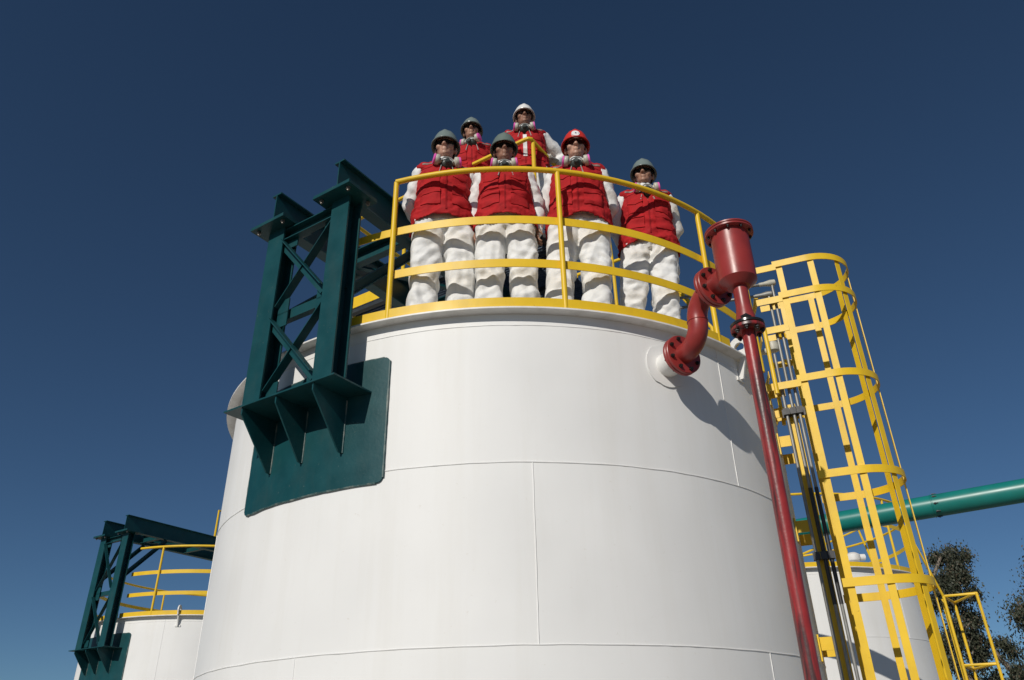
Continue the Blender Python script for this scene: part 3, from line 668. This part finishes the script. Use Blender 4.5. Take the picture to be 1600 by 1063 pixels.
# ------------------------------------------------------------------ people
def ring_tube(mb, pts, n=16, sq=1.0):
    """closed tube, pts = [(x, y, z, rx, ry)]; rx along the body's side, ry along its depth"""
    P = [Vector(p[:3]) for p in pts]; m = len(P); vs = []; fs = []
    for i, p in enumerate(P):
        t = (P[min(m - 1, i + 1)] - P[max(0, i - 1)]).normalized()
        s_ = V(1, 0, 0) if abs(t.x) < .9 else V(0, 0, 1)
        s_ = (s_ - t * s_.dot(t)).normalized(); u = t.cross(s_)
        for k in range(n):
            a = 2 * pi * k / n; vs.append(p + s_ * math.copysign(abs(cos(a)) ** sq, cos(a)) * pts[i][3] + u * math.copysign(abs(sin(a)) ** sq, sin(a)) * pts[i][4])
    for i in range(m - 1): fs += [(i * n + k, i * n + (k + 1) % n, (i + 1) * n + (k + 1) % n, (i + 1) * n + k) for k in range(n)]
    fs += [tuple(range(n))[::-1], tuple(range((m - 1) * n, m * n))]
    mb.add(vs, fs)
def blob(mb, c, r, M=None, n=12, m=8):
    vs = []; fs = []
    for j in range(m + 1):
        th = pi * j / m
        for k in range(n):
            a = 2 * pi * k / n; p = V(c[0] + r[0] * sin(th) * cos(a), c[1] + r[1] * sin(th) * sin(a), c[2] + r[2] * cos(th))
            vs.append(M @ p if M else p)
    for j in range(m): fs += [(j * n + k, j * n + (k + 1) % n, (j + 1) * n + (k + 1) % n, (j + 1) * n + k) for k in range(n)]
    mb.add(vs, fs)
def limb(mb, pts, r, n=10):
    rs = r if isinstance(r, (list, tuple)) else [r] * len(pts)
    mb.tube(pts, rs, n)
    for p, q in zip(pts, rs): blob(mb, p, (q, q, q), None, 10, 6)
def remesh(mb, name, m, parent, voxel, smooth=3, disp=None, cut=None):
    me = bpy.data.meshes.new(name); me.from_pydata(mb.v, [], mb.f); me.update()
    bm = bmesh.new(); bm.from_mesh(me); bmesh.ops.recalc_face_normals(bm, faces=bm.faces); bm.to_mesh(me); bm.free()
    tmp = bpy.data.objects.new('tmp', me); COL.objects.link(tmp)
    md = tmp.modifiers.new('r', 'REMESH'); md.mode = 'VOXEL'; md.voxel_size = voxel; md.use_smooth_shade = True
    if smooth:
        ms = tmp.modifiers.new('s', 'SMOOTH'); ms.iterations = smooth; ms.factor = .5
    dg = bpy.context.evaluated_depsgraph_get(); dg.update()
    out = bpy.data.meshes.new_from_object(tmp.evaluated_get(dg)); out.name = name
    bpy.data.objects.remove(tmp); bpy.data.meshes.remove(me)
    if disp:
        nrm = [v.normal.copy() for v in out.vertices]
        for v, nn in zip(out.vertices, nrm): v.co += nn * disp(v.co, nn)
    if cut:
        bm = bmesh.new(); bm.from_mesh(out)
        dele = [f_ for f_ in bm.faces if cut(f_.calc_center_median())]
        bmesh.ops.delete(bm, geom=dele, context='FACES'); bm.to_mesh(out); bm.free()
    out.polygons.foreach_set('use_smooth', [True] * len(out.polygons)); out.update()
    out.materials.clear(); out.materials.append(MATS[m])
    o = bpy.data.objects.new(name, out); COL.objects.link(o); o.parent = parent
    return o
def part(mb, name, m, parent, smooth=40):
    return mb.build(name, m, parent, smooth, local=True)
def folds(p, seed, fx, fz, amp):
    q = V(p.x * fx + seed, p.y * fx, p.z * fz)
    w = noise.noise(q * .6) * .5
    v = noise.noise(q + V(w, w, w))
    return amp * (1 - 2.2 * abs(v))
def hand(mb, wrist, dirv, side, curl=.9, s=1.0, thumb=1):
    """palm and five bent fingers; dirv = pointing direction, side = knuckle line, palm normal = dirv x side"""
    d = Vector(dirv).normalized(); sd = Vector(side); sd = (sd - d * sd.dot(d)).normalized(); nn = d.cross(sd)
    w = Vector(wrist)
    vs = []
    for f_, hw, th in ((-.02, .026, .018), (.02, .034, .016), (.06, .042, .015), (.092, .041, .013)):
        for a in range(10):
            b = 2 * pi * a / 10; vs.append(w + d * f_ * s + sd * cos(b) * hw * s + nn * sin(b) * th * s)
    fs = [(i * 10 + k, i * 10 + (k + 1) % 10, (i + 1) * 10 + (k + 1) % 10, (i + 1) * 10 + k) for i in range(3) for k in range(10)] + [tuple(range(10))[::-1], tuple(range(30, 40))]
    mb.add(vs, fs)
    for k, (off, L_) in enumerate(((-.031, .072), (-.0105, .082), (.0105, .077), (.030, .060))):
        p = w + (d * .084 + sd * off) * s; pts = [p]; a = curl * .35
        for seg in (.45, .31, .24):
            p = p + (d * cos(a) + nn * sin(a)) * L_ * seg * s; pts.append(p); a += curl * .75
        limb(mb, pts, [.0098 * s, .0092 * s, .0085 * s, .0075 * s], 8)
    p = w + (d * .018 - sd * .026 * thumb) * s; p2 = p + (d * .030 - sd * .026 * thumb + nn * .012) * s; p3 = p2 + (d * .028 - sd * .004 * thumb + nn * .014) * s; p4 = p3 + (d * .020 + sd * .006 * thumb + nn * .012) * s
    limb(mb, [p, p2, p3, p4], [.0125 * s, .0115 * s, .010 * s, .0085 * s], 8)

def person(label, loc, face_to, ztop, helmet, skin, seed, hat_emblem=False, arms='back', head_yaw=0, head_pitch=10, lean=(0, 0), resp_yaw=0, vneck=.035, strip=False, stance=.13, shift=(0, 0), belly=0.0):
    sc = ztop / 1.835
    T = empty('person', loc, label, 'person', 'workers standing on the tank')
    dx, dy = face_to[0] - loc[0], face_to[1] - loc[1]
    T.rotation_euler = (0, RAD(lean[0]), atan2(dx, -dy)); T.scale = (sc, sc, sc)
    rnd = random.Random(seed)
    sx, sy = shift                        # feet offset relative to the trunk
    def lg(x, y, z): return (x + sx * max(0, 1 - z / .9), y + sy * max(0, 1 - z / .9), z)
    HN = V(0, -.012, 1.552)
    MH = Matrix.Translation(HN) @ Matrix.Rotation(RAD(head_yaw), 4, 'Z') @ Matrix.Rotation(RAD(head_pitch), 4, 'X')
    arms_p = {}
    for s_ in (-1, 1):
        if arms == 'back': arms_p[s_] = [V(.182 * s_, .008, 1.385), V(.258 * s_, .085, 1.125), V(.135 * s_, .215, .985)]
        elif arms == 'side': arms_p[s_] = [V(.182 * s_, .008, 1.385), V(.255 * s_, .06, 1.125), V(.245 * s_, .03, .875)]
        elif arms == 'rail':
            arms_p[s_] = [V(.182, .008, 1.385), V(.375, .13, 1.22), V(.325, .085, 1.135)] if s_ == 1 else [V(-.182, .008, 1.385), V(-.255, .06, 1.12), V(-.20, .12, .90)]
    # ---- body: one continuous skin
    b = MB()
    for s_ in (-1, 1):
        ring_tube(b, [(*lg(.095 * s_, 0, .93), .08, .09), (*lg(.105 * s_, -.005, .72), .075, .08), (*lg(.115 * s_, -.012, .5), .055, .06), (*lg(.118 * s_, .008, .36), .052, .058), (*lg(stance * s_, .02, .10), .038, .042), (*lg(stance * s_, .02, .05), .04, .05)])
        ring_tube(b, [(*lg(stance * s_, .06, .05), .035, .03), (*lg(stance * s_ * 1.03, -.05, .045), .042, .03), (*lg(stance * s_ * 1.08, -.14, .04), .035, .022)])
        a0, a1, a2 = arms_p[s_]
        limb(b, [a0, a0.lerp(a1, .5), a1, a1.lerp(a2, .45), a2], [.056, .048, .042, .040, .029], 12)
    ring_tube(b, [(0, 0, .86, .14, .10), (0, 0, .95, .16, .115), (0, 0, 1.08, .14, .10), (0, 0, 1.25, .155, .115), (0, .005, 1.37, .165, .105), (0, .01, 1.44, .13, .085), (0, .01, 1.475, .07, .065)])
    ring_tube(b, [(0, .012, 1.43, .062, .064), (0, .004, 1.50, .057, .060), (0, -.005, 1.60, .055, .058)])
    hd_ = lambda c, r: blob(b, c, r, MH, 14, 10)
    hd_((0, .012, .125), (.077, .097, .102)); hd_((0, -.02, .06), (.066, .072, .066)); hd_((0, -.035, .018), (.052, .056, .040)); hd_((0, -.076, .000), (.024, .020, .019))
    hd_((0, -.078, .122), (.056, .020, .013)); hd_((.043, -.058, .068), (.028, .030, .026)); hd_((-.043, -.058, .068), (.028, .030, .026))
    hd_((0, -.094, .036), (.023, .011, .0065)); hd_((0, -.091, .023), (.020, .011, .0075))
    b.tube([MH @ V(0, -.088, .108), MH @ V(0, -.104, .083), MH @ V(0, -.114, .065)], [.010, .012, .014], 10); hd_((0, -.115, .064), (.014, .013, .011)); hd_((.0135, -.102, .062), (.009, .011, .009)); hd_((-.0135, -.102, .062), (.009, .011, .009))
    for s_ in (-1, 1): hd_((.080 * s_, .018, .088), (.011, .021, .033)); hd_((.083 * s_, .026, .10), (.009, .018, .022))
    gl = None
    for s_ in (-1, 1):
        a1, a2 = arms_p[s_][1:]
        if arms == 'rail' and s_ == 1:
            gl = MB(); hand(gl, a2 + V(-.01, -.012, -.008), V(-.55, -.62, -.35), V(.75, -.65, .1), 1.05, 1.14, 1)
            hand(b, a2 + V(-.01, -.012, -.008), V(-.55, -.62, -.35), V(.75, -.65, .1), 1.05, .97, 1)
        elif arms == 'back': hand(b, a2, V(-.9 * s_, .15, -.25), V(0, .25, -1) * s_, .8, 1, 1)
        else: hand(b, a2, V(0, -.15, -1), V(0, 1, 0), .5, 1, s_)
    def skin_cut(p): return False
    remesh(b, 'body', skin, T, .0072, 2)
    # ---- white coverall
    c = MB()
    for s_ in (-1, 1):
        ring_tube(c, [(*lg(.103 * s_, 0, .95), .112, .130), (*lg(.113 * s_, -.005, .80), .117, .116), (*lg(.121 * s_, -.014, .62), .114, .094), (*lg(.127 * s_, -.028, .48), .107, .086), (*lg(.132 * s_, -.012, .30), .100, .086), (*lg(.136 * s_, -.002, .14), .108, .098), (*lg(.138 * s_, .004, .07), .100, .104), (*lg(.138 * s_, .006, .025), .084, .098)], 28, .60)
        a0, a1, a2 = arms_p[s_]
        k0 = a0 + V(-.06 * s_, 0, .0)
        limb(c, [k0, a0, a0.lerp(a1, .5), a1, a1.lerp(a2, .5), a2], [.070, .072, .070, .064, .058, .050], 14)
    ring_tube(c, [(0, 0, .82, .17, .12), (0, 0, .90, .198, .146), (0, -.005, 1.0, .190, .138 + belly), (0, 0, 1.15, .19, .135), (0, .0, 1.32, .185, .125), (0, .006, 1.42, .15, .095), (0, .006, 1.475, .092, .080)], 22)
    ring_tube(c, [(0, .004, 1.46, .084, .082), (0, .002, 1.50, .076, .078), (0, .006, 1.525, .072, .074)], 18)
    def crease(q, w):
        k = noise.noise(q + V(1, 1, 1) * noise.noise(q * .5) * .8); return math.exp(-(k / w) ** 2)
    def cdisp(p, n_):
        leg = max(0, min(1, (1.0 - p.z) / .15)); sd = seed * 1.37
        if .87 < p.z < 1.02 and p.y < .08 and abs(p.x) < (.26 if arms == 'back' else .20): return -.012 - .010 * min(1, (p.z - .87) / .05)
        if .87 < p.z < 1.43 and abs(p.x) < .19: return -.010 - .008 * min(1, (p.z - .87) / .08)
        sg = 1 if p.x > 0 else -1
        big = .006 * noise.noise((p.x * 5 + sd, p.y * 5, p.z * 3.0)) * leg
        qa = V(p.x * 3 + sg * p.z * 9 + sd, p.y * 4, p.z * 3.2 - sg * p.x * 9)
        f1 = .0085 * noise.noise(qa + V(1, 1, 1) * noise.noise(qa * .4)) * (.5 + .5 * leg)
        f2 = 0
        wq = V(noise.noise((p.x * 4 + sd, p.y * 4, p.z * 3)), noise.noise((p.x * 4, p.y * 4 + sd, p.z * 3 + 5)), 0)
        for k_, (dx_, dy_, dz_, fq, am) in enumerate(((.55, .3, .8, 8, .0060), (-.6, .35, .75, 9, .0055), (.15, .5, .9, 13, .0035), (.9, .3, .25, 12, .0035), (-.35, .6, .6, 19, .0022))):
            u_ = (p.x * dx_ + p.y * dy_ + p.z * dz_) * fq + wq[k_ % 2] * 1.1 + sd * (k_ + 1) + (.37 * k_ if sg > 0 else 0)
            f2 += am * (abs((u_ % 1) * 2 - 1) * 2 - 1) * (.65 + .5 * noise.noise((p.x * 5, p.z * 5 + k_ * 3, sd)))
        f2 *= 1.35 * (.55 + .45 * leg); f3 = 0
        stack = 0
        if p.z < .24: stack = .007 * sin(p.z * 62 + p.x * 14 + 5 * noise.noise((p.x * 5, p.y * 5, seed))) * (1 - p.z / .24)
        kn = math.exp(-((p.z - .5) / .06) ** 2) * .0035 * sin(p.z * 85 + p.x * 20 * sg + sd) if p.y > -.04 or noise.noise((sd, sg, 0)) > 0 else 0
        if abs(p.x) > .20 and p.z > .8: stack = .0035 * sin(p.z * 50 + p.x * 40 + 5 * noise.noise((p.x * 6, p.y * 6, seed)))
        return big + f1 + f2 + f3 + stack + kn
    remesh(c, 'coverall', 'coverall_white', T, .0085, 5, cdisp)
    for s_ in (-1, 1):          # boots
        q = MB(); ring_tube(q, [(*lg(.136 * s_, .075, .0), .046, .012), (*lg(.136 * s_, .075, .035), .046, .05)], 12)
        ring_tube(q, [(*lg(.136 * s_, .10, .045), .036, .042), (*lg(.138 * s_, .02, .046), .046, .044), (*lg(.142 * s_, -.09, .040), .052, .038), (*lg(.146 * s_, -.165, .034), .045, .032), (*lg(.147 * s_, -.195, .028), .022, .020)], 14)
        ring_tube(q, [(*lg(.136 * s_, .03, .03), .045, .06), (*lg(.136 * s_, .03, .17), .050, .062)], 12)
        part(q, 'boot', 'boot', T)
    # ---- red vest
    v_ = MB()
    ring_tube(v_, [(0, 0, .80, .250, .180 + belly), (0, 0, .90, .244, .178 + belly), (0, 0, .98, .230, .168 + belly), (0, 0, 1.10, .210, .156 + belly * .8), (0, -.003, 1.24, .212, .155), (0, 0, 1.34, .212, .145), (0, .004, 1.42, .198, .122), (0, .008, 1.465, .150, .098), (0, .01, 1.488, .105, .085)], 26)
    for s_ in (-1, 1): blob(v_, (.160 * s_, .004, 1.415), (.072, .092, .062))
    def vdisp(p, n_):
        lowk = max(0, min(1, (1.30 - p.z) / .2))
        f1 = folds(p, seed * 2.3 + 7, 6.5, 11, .013) * (.5 + lowk)
        f2 = .007 * noise.noise((p.x * 20 + seed, p.y * 20, p.z * 26)) + .004 * noise.noise((p.x * 44, p.y * 44 + seed, p.z * 50))
        sag = .012 * noise.noise((p.x * 6 + seed, 3.3, p.z * 3))
        return f1 + f2 + (sag if p.z < 1.1 else 0) - .004
    hemz = .885
    def vcut(p):
        if p.z < hemz - .05 * min(1, abs(p.x) / .2) ** 2 + .02 * noise.noise((p.x * 7 + seed, p.y * 4, 0)): return True
        if p.y < .0 and p.z > 1.36 - vneck and abs(p.x) < (p.z - 1.36 + vneck) * .52: return True
        if (p.x / .088) ** 2 + ((p.y - .012) / .082) ** 2 < 1 and p.z > 1.43: return True
        return False
    vest = remesh(v_, 'vest', 'vest_red', T, .009, 3, vdisp, vcut)
    sm = vest.modifiers.new('thickness', 'SOLIDIFY'); sm.thickness = .006; sm.offset = -1
    me = vest.data
    bvh = BVHTree.FromPolygons([x.co for x in me.vertices], [tuple(p.vertices) for p in me.polygons])
    def patch(name, x0, x1, z0, z1, m, par, lift=.006, nx=8, nz=6, tip=0.0):
        q = MB(); front = []; ok = True
        for j in range(nz + 1):
            for i in range(nx + 1):
                u = i / nx; w = j / nz; x = x0 + (x1 - x0) * u; z = z0 + (z1 - z0) * w - tip * (1 - abs(2 * u - 1)) * (1 - w)
                hit = bvh.ray_cast(V(x, -1, z), V(0, 1, 0))
                if hit[0] is None or hit[0].y > .02: return
                front.append(hit[0] + V(0, -lift, 0))
        back = [p + V(0, lift + .004, 0) for p in front]; K = len(front); m_ = nx + 1; fs = []
        for j in range(nz):
            for i in range(nx):
                a = j * m_ + i; fs += [(a, a + 1, a + m_ + 1, a + m_), (K + a, K + a + m_, K + a + m_ + 1, K + a + 1)]
        for i in range(nx): fs += [(i, K + i, K + i + 1, i + 1), (nz * m_ + i, nz * m_ + i + 1, K + nz * m_ + i + 1, K + nz * m_ + i)]
        for j in range(nz): fs += [(j * m_, (j + 1) * m_, K + (j + 1) * m_, K + j * m_), (j * m_ + nx, K + j * m_ + nx, K + (j + 1) * m_ + nx, (j + 1) * m_ + nx)]
        q.add(front + back, fs); return part(q, name, m, par, 50)
    for s_ in (-1, 1):
        a, b_ = sorted((.052 * s_, .165 * s_))
        patch('pocket', a, b_, 1.15, 1.285, 'vest_red', vest, .007)
        patch('pocket_flap', a - .004, b_ + .004, 1.255, 1.305, 'vest_red', vest, .013, tip=.022)
        a, b_ = sorted((.045 * s_, .185 * s_))
        patch('pocket', a, b_, .975, 1.10, 'vest_red', vest, .008)
        patch('pocket_flap', a, b_, 1.085, 1.125, 'vest_red', vest, .013)
        a, b_ = sorted((.105 * s_, .182 * s_))
        patch('reflective_tab', a, b_, 1.405, 1.422, 'reflective', vest, .004, 8, 2)
        patch('seam', a, b_, 1.365, 1.371, 'vest_dark', vest, .003, 8, 2)
    if strip: patch('shirt_strip', -.019, .019, 1.0, 1.36 - vneck, 'coverall_white', vest, .005, 4, 20)
    patch('zip', -.006, .006, .915, 1.33 - vneck, 'vest_dark', vest, .004, 2, 22)
    # ---- hard hat
    h = MB(); n = 40; vs = []; fs = []
    rows = []
    for k in range(n):
        th = 2 * pi * k / n; cs, sn = cos(th), sin(th)          # front = -y
        fr = max(0, -sn) ** 2.2
        ex, ey = .104, .130
        brim_w = .012 + .020 * fr; bz = .122 - .004 * fr - .004 * max(0, sn)
        pr_ = []
        for (rx_, ry_, z_) in ((ex - .007, ey - .007, bz + .004), (ex + .0, ey + .0, bz - .002)): pr_.append((cs * rx_, sn * ry_ + .008, z_))
        pr_.append((cs * (ex + brim_w), sn * (ey + brim_w) + .008, bz - .010 - .008 * fr)); pr_.append((cs * (ex + brim_w + .001), sn * (ey + brim_w + .001) + .008, bz - .004 - .008 * fr))
        pr_.append((cs * (ex + .004), sn * (ey + .004) + .008, bz + .010))
        for ph in (12, 24, 36, 48, 60, 70, 79, 86):
            c_, s2 = cos(RAD(ph)) ** .86, sin(RAD(ph))
            x_, y_ = cs * ex * c_, sn * ey * c_ + .008; z_ = bz * (1 - s2) + .255 * s2
            rid = math.exp(-(x_ / .017) ** 2) * .010 * min(1, s2 * 1.6) + math.exp(-((abs(x_) - .045) / .012) ** 2) * .004 * s2
            pr_.append((x_, y_, z_ + rid))
        pr_.append((0, .008, .266))
        inner = [(cs * (ex - .007) * cos(RAD(q)) ** .86, sn * (ey - .007) * cos(RAD(q)) ** .86 + .008, .122 + .118 * sin(RAD(q))) for q in (80, 55, 30)]
        rows.append(inner + pr_)
    m_ = len(rows[0])
    for k in range(n): vs += [MH @ V(*p) for p in rows[k]]
    for k in range(n):
        k2 = (k + 1) % n
        fs += [(k * m_ + i, k * m_ + i + 1, k2 * m_ + i + 1, k2 * m_ + i) for i in range(m_ - 1)]
    h.add(vs, fs); hat = part(h, 'hard_hat', helmet, T, 55)
    for s_ in (-1, 1): part(MB().lathe(MH @ V(.104 * s_, .02, .140), (MH.to_3x3() @ V(s_, 0, 0)), [(.006, 0), (.006, .006), (.004, .008)], 10), 'rivet', 'emblem_white', hat)
    if hat_emblem:
        hb = BVHTree.FromPolygons([x.co for x in hat.data.vertices], [tuple(p.vertices) for p in hat.data.polygons]); hh = hb.ray_cast(MH @ V(0, -1, .153), MH.to_3x3() @ V(0, 1, 0)); base = hh[0]; ax = hh[1] if hh[1].y < 0 else -hh[1]; base = base - ax * .0065
        e_ = part(MB().lathe(base, ax, [(.033, -.01), (.033, .010), (.031, .0125)], 24), 'emblem', 'emblem_white', hat)
        u = (MH.to_3x3() @ V(1, 0, 0)).normalized(); w = ax.cross(u)
        part(MB().box(base + ax * .013, u * .007, w * .0025, ax * .0012).box(base + ax * .0135, (u + w).normalized() * .006, (w - u).normalized() * .0025, ax * .0012).box(base + ax * .014, (u - w).normalized() * .006, (w + u).normalized() * .0025, ax * .0012).box(base + ax * .0132 + u * .020, u * .002, w * .003, ax * .0012).box(base + ax * .0132 - u * .020, u * .002, w * .003, ax * .0012), 'emblem_mark', 'emblem_dark', e_)
    # hair round the sides and back
    hm = MB(); vs = []; fs = []; n = 28; rws = 5
    for j in range(rws + 1):
        for k in range(n + 1):
            th = RAD(-22) + RAD(224) * k / n; z_ = .045 + .095 * j / rws
            if k < 4 or k > n - 4: z_ = .078 + .062 * j / rws
            rr2 = 1.0 - .18 * max(0, (.10 - z_) / .06) ** 2
            vs.append(MH @ V(cos(th) * .082 * rr2, .014 + sin(th) * .102 * rr2, z_))
    fs = [(j * (n + 1) + k, j * (n + 1) + k + 1, (j + 1) * (n + 1) + k + 1, (j + 1) * (n + 1) + k) for j in range(rws) for k in range(n)]
    hm.add(vs, fs); ho = part(hm, 'hair', 'hair', T); so_ = ho.modifiers.new('thickness', 'SOLIDIFY'); so_.thickness = .006
    # sunglasses
    g_ = MB(); n = 26; vs = []; fs = []
    for i in range(n + 1):
        u = i / n * 2 - 1; x = .073 * u; y = -.104 + .048 * abs(u) ** 2.3
        br = math.exp(-(x / .010) ** 2); top = .113 - .002 * br; bot = .082 + .017 * br + .006 * abs(u) ** 4 - .003 * math.exp(-((abs(x) - .034) / .018) ** 2)
        for yy in (0, .005):
            for zz in (top, bot): vs.append(MH @ V(x, y + yy, zz))
    for i in range(n):
        a = i * 4; b2 = a + 4
        fs += [(a, a + 1, b2 + 1, b2), (a + 2, b2 + 2, b2 + 3, a + 3), (a, b2, b2 + 2, a + 2), (a + 1, a + 3, b2 + 3, b2 + 1)]
    fs += [(0, 2, 3, 1), (n * 4, n * 4 + 1, n * 4 + 3, n * 4 + 2)]
    g_.add(vs, fs)
    for s_ in (-1, 1): g_.bar(MH @ V(.073 * s_, -.055, .104), MH @ V(.083 * s_, .02, .108), MH.to_3x3() @ V(0, 0, 1), .009, .004)
    part(g_, 'sunglasses', 'lens_black', T, 50)
    # respirator hanging under the chin
    MR = Matrix.Translation(V(0, -.126, 1.388)) @ Matrix.Rotation(RAD(resp_yaw), 4, 'Z') @ Matrix.Rotation(RAD(-14), 4, 'X')
    r_ = MB(); blob(r_, (0, 0, 0), (.056, .048, .044), MR, 18, 12); blob(r_, (0, -.028, -.012), (.026, .026, .024), MR, 14, 8); blob(r_, (0, .0, .034), (.030, .03, .02), MR, 14, 8)
    ms_ = part(r_, 'respirator', 'rubber_grey', T, 60)
    R3 = MR.to_3x3()
    part(MB().lathe(MR @ V(0, -.050, -.012), R3 @ V(0, -1, -.15), [(.021, 0), (.022, .004), (.017, .009)], 18), 'exhale_valve', 'rubber_grey', ms_)
    yoke = [MR @ V(.046 * cos(a), -.040 - .012 * sin(a), -.006 + .034 * sin(a)) for a in [pi * k / 10 for k in range(11)]]
    part(MB().tube(yoke, .0055, 8), 'yoke', 'strap_grey', ms_)
    for s_ in (-1, 1):
        ax = (R3 @ V(.985 * s_, -.10, .12)).normalized(); c0 = MR @ V(.038 * s_, -.020, .012)
        cn = part(MB().lathe(c0, ax, [(.020, 0), (.024, .020), (.040, .024), (.043, .028), (.043, .050), (.040, .054)], 26), 'canister', 'canister', ms_)
        part(MB().lathe(c0 + ax * .0545, ax, [(.040, 0), (.042, .002), (.042, .012), (.036, .016)], 26), 'filter', 'filter_pink', ms_)
    for zo, rx_, ry_ in ((-.010, .092, .098), (.028, .083, .086)):
        lp = [V(rx_ * cos(a), .004 + ry_ * sin(a), 1.452 + zo + .020 * sin(a)) for a in [RAD(-62) + RAD(304) * k / 22 for k in range(23)]]
        part(MB().tube(lp, .0055, 6), 'strap', 'strap_grey', ms_)
    for s_ in (-1, 1):
        x0 = .035 * s_ + rnd.uniform(-.01, .01); zz = 1.385
        pts = []
        for k in range(5):
            z_ = zz - k * .028; hit = bvh.ray_cast(V(x0, -1, z_), V(0, 1, 0)); y_ = hit[0].y - .008 if hit[0] else -.15
            pts.append(V(x0 + .006 * k * s_, min(y_, -.12), z_))
        part(MB().tube(pts, [.004, .004, .004, .0045, .006], 6), 'strap_end', 'strap_grey', ms_)
    if gl is not None: remesh(gl, 'glove', 'glove', T, .0055, 1)
    return T
def polar(A, r, z=ZF):
    return (C1.x + r * sin(RAD(A)), C1.y - r * cos(RAD(A)), z)
def on_az(az, r):
    """point of the roof circle of radius r, front side, on a bearing from the camera"""
    d = V(sin(RAD(az)), cos(RAD(az)), 0); b_ = d.x * C1.x + d.y * C1.y; k = C1.x ** 2 + C1.y ** 2 - r * r
    t = b_ - sqrt(b_ * b_ - k); return (d.x * t, d.y * t, ZF)
EYEP = (0, 0)
person('man in grey hard hat standing by the railing end next to the gantry', on_az(-6.1, 2.32), (.35, .2), 1.885, 'helmet_grey', 'skin_fair', 11, head_yaw=-12, head_pitch=3, stance=.125, resp_yaw=4)
person('shorter man in olive grey hard hat left of the red hard hat', on_az(-.35, 2.32), (.0, .0), 1.795, 'helmet_olive', 'skin_dark', 23, head_yaw=3, head_pitch=6, stance=.12, belly=.012, arms='side')
person('man in red hard hat with a round white emblem standing behind a railing post', on_az(6.15, 2.32), (.1, .0), 1.885, 'helmet_red', 'skin_fair', 37, hat_emblem=True, head_yaw=2, head_pitch=4, shift=(-.04, 0), lean=(1.5, 0))
person('man in grey hard hat with open collar standing apart next to the red foam chamber', on_az(12.05, 2.32), (.9, .0), 1.77, 'helmet_grey', 'skin', 41, head_yaw=-12, head_pitch=1, shift=(-.05, 0), lean=(2.5, 0), vneck=.08, arms='back')
def plat(az, y, z=ZD + .001): return (y * tan(RAD(az)), y, z)
person('man in grey hard hat on the platform, half hidden behind the front row', plat(-3.55, 6.0), (0, 0), 1.86, 'helmet_grey', 'skin', 53, head_yaw=-4, head_pitch=0, resp_yaw=-30, arms='side')
person('man in white hard hat on the platform with a gloved hand on the rail', plat(1.75, 5.80), (0, 0), 1.83, 'helmet_white', 'skin_dark', 67, head_yaw=4, head_pitch=0, arms='rail', vneck=.06, strip=True)
